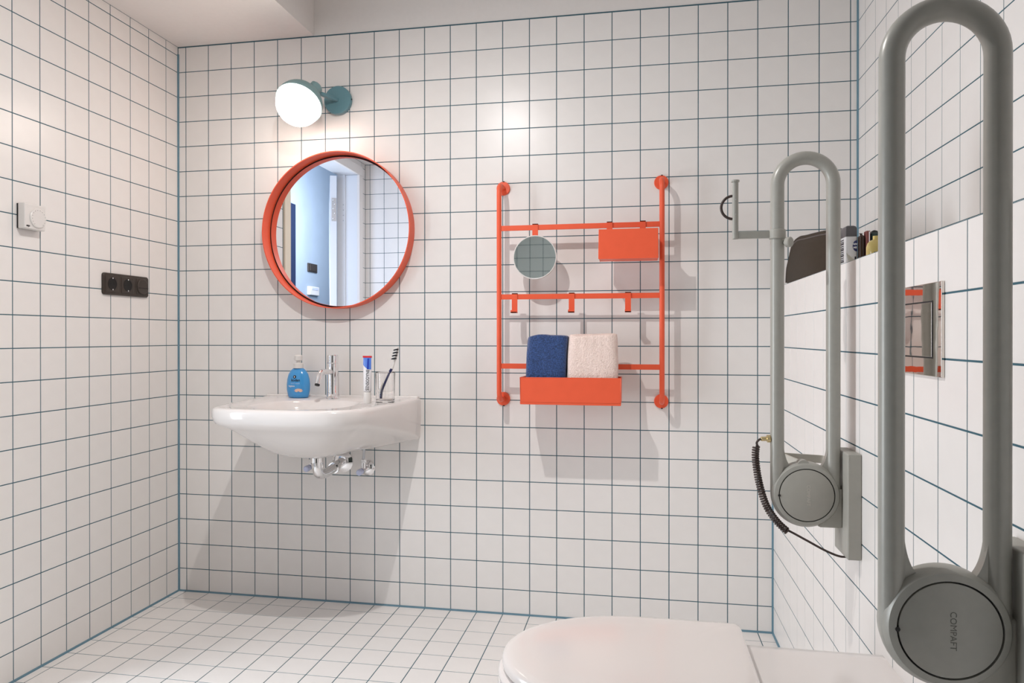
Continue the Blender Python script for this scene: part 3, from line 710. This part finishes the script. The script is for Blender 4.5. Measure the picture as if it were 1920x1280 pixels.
cc = thing('call_cord', (20.7, -9.5, 7.9), 'dark coiled cable running from the farther rail to its wall bracket', 'cable')
B().lathe([(.06, 0), (.085, .02), (.085, .08), (.05, .1), (.05, .2), (.035, .22)], (hx0 - .13, RY1, 8.02), (-1, 0, -.05), 16).build('plug', BRASS, cc)
base = spline([(20.48, -9.5, 7.86), (20.465, -9.5, 7.6), (20.53, -9.52, 7.1), (20.68, -9.54, 6.58), (20.90, -9.55, 6.24), (21.12, -9.56, 6.03)], 40)
dist = [0]
for a, b in zip(base, base[1:]): dist.append(dist[-1] + (b - a).length)
NC = 38; co = []
steps = NC * 12
for k in range(steps + 1):
    s_ = dist[-1] * k / steps; i = max(j for j in range(len(dist)) if dist[j] <= s_ + 1e-9); i = min(i, len(base) - 2)
    f = (s_ - dist[i]) / max(1e-9, dist[i + 1] - dist[i]); p = base[i].lerp(base[i + 1], f); t_ = (base[i + 1] - base[i]).normalized()
    n1 = Vector((0, 1, 0)); n1 = (n1 - t_ * n1.dot(t_)).normalized(); n2 = t_.cross(n1); a = 2 * math.pi * NC * k / steps
    co.append(p + (n1 * math.cos(a) + n2 * math.sin(a)) * .062)
B().tube(co, .0225, 6).build('coil', CORD, cc)
B().tube(spline([(hx0 - .33, RY1, 8.0), (20.55, -9.47, 8.0), (20.49, -9.5, 7.93), (20.52, -9.5, 7.84)], 6), .024, 8).build('lead', CORD, cc)
B().tube(spline([(21.10, -9.5, 6.05), (21.20, -9.55, 6.02), (21.5, -9.6, 5.87), (21.9, -9.65, 5.67), (22.2, -9.65, 5.57), (22.42, -9.6, 5.60)], 8), .024, 8).build('lead', CORD, cc)

# ------------------------------------------------------------------ toiletries on the ledge
wb = thing('wash_bag', (22.8, -4, ZLED), 'dark brown wash bag lying at the far end of the tiled ledge', 'wash bag')
top = [(-1.50, .10), (-1.62, .55), (-1.95, .85), (-2.25, 1.12), (-2.7, 1.28), (-3.3, 1.32), (-4.2, 1.24), (-5.2, 1.16), (-6.3, 1.06), (-6.85, .95), (-7.02, .5), (-7.05, .1)]
tt = [(p.x, p.y) for p in spline([(a, b, 0) for a, b in top], 5)]
rings = []
for off, sc_ in ((0, .97), (.06, 1), (.55, 1), (.62, .97)):
    cyb = -4.3
    rings.append([(XP + .10 + off, cyb + (y - cyb) * sc_, ZLED + .01 + z * sc_) for y, z in tt] + [(XP + .10 + off, cyb + (y - cyb) * sc_, ZLED + .01) for y in (-6.5, -5.2, -4.0, -3.2, -2.4, -1.8)])
B().loft(rings).build('pouch', POUCH, wb, angle=50)
B().tube([(XP + .11, y * .985 - .07, ZLED + z * .93 - .02) for y, z in tt], .022, 8).build('piping', CORD, wb)
B().tube([(XP + .41, y, ZLED + .02 + z) for y, z in tt], .03, 8).build('zip', DARK, wb)
def rbox(x0, x1, y0, y1, z0, z1, r, n=4):
    """upright box with rounded vertical edges, as a list of two-dimensional ring points per height"""
    pts = []
    for cx, cy, a0 in ((x1 - r, y1 - r, 0), (x0 + r, y1 - r, 90), (x0 + r, y0 + r, 180), (x1 - r, y0 + r, 270)):
        for i in range(n + 1):
            a = math.radians(a0 + 90 * i / n); pts.append((cx + r * math.cos(a), cy + r * math.sin(a)))
    return pts
def bottle(name, label, cat, x0, x1, y0, y1, h, m_, mcap, hc, r=.06, cap_in=.0):
    t = thing(name, ((x0 + x1) / 2, (y0 + y1) / 2, ZLED), label, cat); e = .02
    ring = lambda d, z: [(x, y, ZLED + z) for x, y in rbox(x0 + d, x1 - d, y0 + d, y1 - d, 0, 0, max(.02, r - d))]
    B().loft([ring(e, 0), ring(0, e), ring(0, h - e), ring(e, h)]).build('body', m_, t)
    if mcap: B().loft([ring(cap_in, h), ring(cap_in, h + hc - .07), ring(cap_in + .025, h + hc - .02), ring(cap_in + .06, h + hc)]).build('cap', mcap, t)
    return t
k = bottle('shower_gel', 'white and grey toiletry bottle with dark grey cap on the ledge', 'bottle', 22.745, 23.025, -7.83, -7.30, .70, CANW, GREYC, .26, .04, .008)
for i in range(12):
    z = ZLED + .10 + i * .047
    B().box((22.735, -7.72, z), (22.746, -7.45, z + (.018 if i % 3 else .030))).build('barcode_line', INK, k)
FY = -7.836
ld = B(); n_ = 22
lx, lz = 22.995, ZLED + .47
pts = [(lx + .085 * math.cos(2*math.pi*i/n_), lz + .13 * math.sin(2*math.pi*i/n_)) for i in range(n_)]
pts = [(min(x, 23.01), z) for x, z in pts]
ld.add([(lx - .01, FY, lz)] + [(x, FY, z) for x, z in pts], [(0, 1 + i, 1 + (i + 1) % n_) for i in range(n_)])
ld.build('round_logo', NAVY, k)
text_mesh('NIV', .06, 'lettering', WHITEL, k, lambda x, y: (22.963 + x, FY - .006, lz + .04 + y), .002)
text_mesh('ME', .06, 'lettering', WHITEL, k, lambda x, y: (22.963 + x, FY - .006, lz - .04 + y), .002)
for i in range(4):
    u0 = 22.77 + i * .045
    b_ = B(); z_ = ZLED + .30 - i * .045
    b_.add([(u0, FY, z_), (u0 + .02, FY, z_), (u0 + .085, FY, ZLED + .06), (u0 + .065, FY, ZLED + .06)], [(0, 1, 2, 3)]); b_.build('stripe_print', STEEL, k)
B().box((22.955, FY, ZLED + .10), (22.985, FY + .004, ZLED + .22)).build('dark_print', INK, k)
bottle('aftershave_bottle', 'slim dark brown bottle right of the grey-capped toiletry bottle', 'bottle', 23.035, 23.145, -7.95, -7.75, .70, BROWNB, BROWNB, .06, .04, .02)
t = thing('toothpaste_box', (23.21, -7.85, ZLED), 'narrow maroon carton behind the pale yellow bottle on the ledge', 'box')
B().box((23.17, -7.78, ZLED), (23.255, -7.98, ZLED + .80)).build('carton', MAROON, t, bevel=.008)
B().box((23.225, -7.975, ZLED + .05), (23.243, -7.985, ZLED + .78)).build('white_stripe', WHITEL, t)
bottle('dark_bottle', 'dark green bottle behind the pale yellow bottle, right of the maroon carton', 'bottle', 23.27, 23.47, -7.98, -7.75, .76, GREENB, DARK, .06, .05, .02)
yb_ = thing('perfume_bottle', (23.17, -8.68, ZLED), 'pale yellow bottle with rounded shoulders beside the near rail', 'bottle')
B().lathe([(.19, 0), (.205, .03), (.205, .33), (.18, .42), (.12, .48), (.07, .50), (.07, .58), (0, .58)], (23.17, -8.68, ZLED), (0, 0, 1), 32).build('body', AMBER, yb_)
text_mesh('eau', .07, 'lettering', INK, yb_, lambda x, y: (23.11 + x, -8.68 - math.sqrt(.205 ** 2 - min(.04, (x - .06) ** 2)) - .004, ZLED + .2 + y))
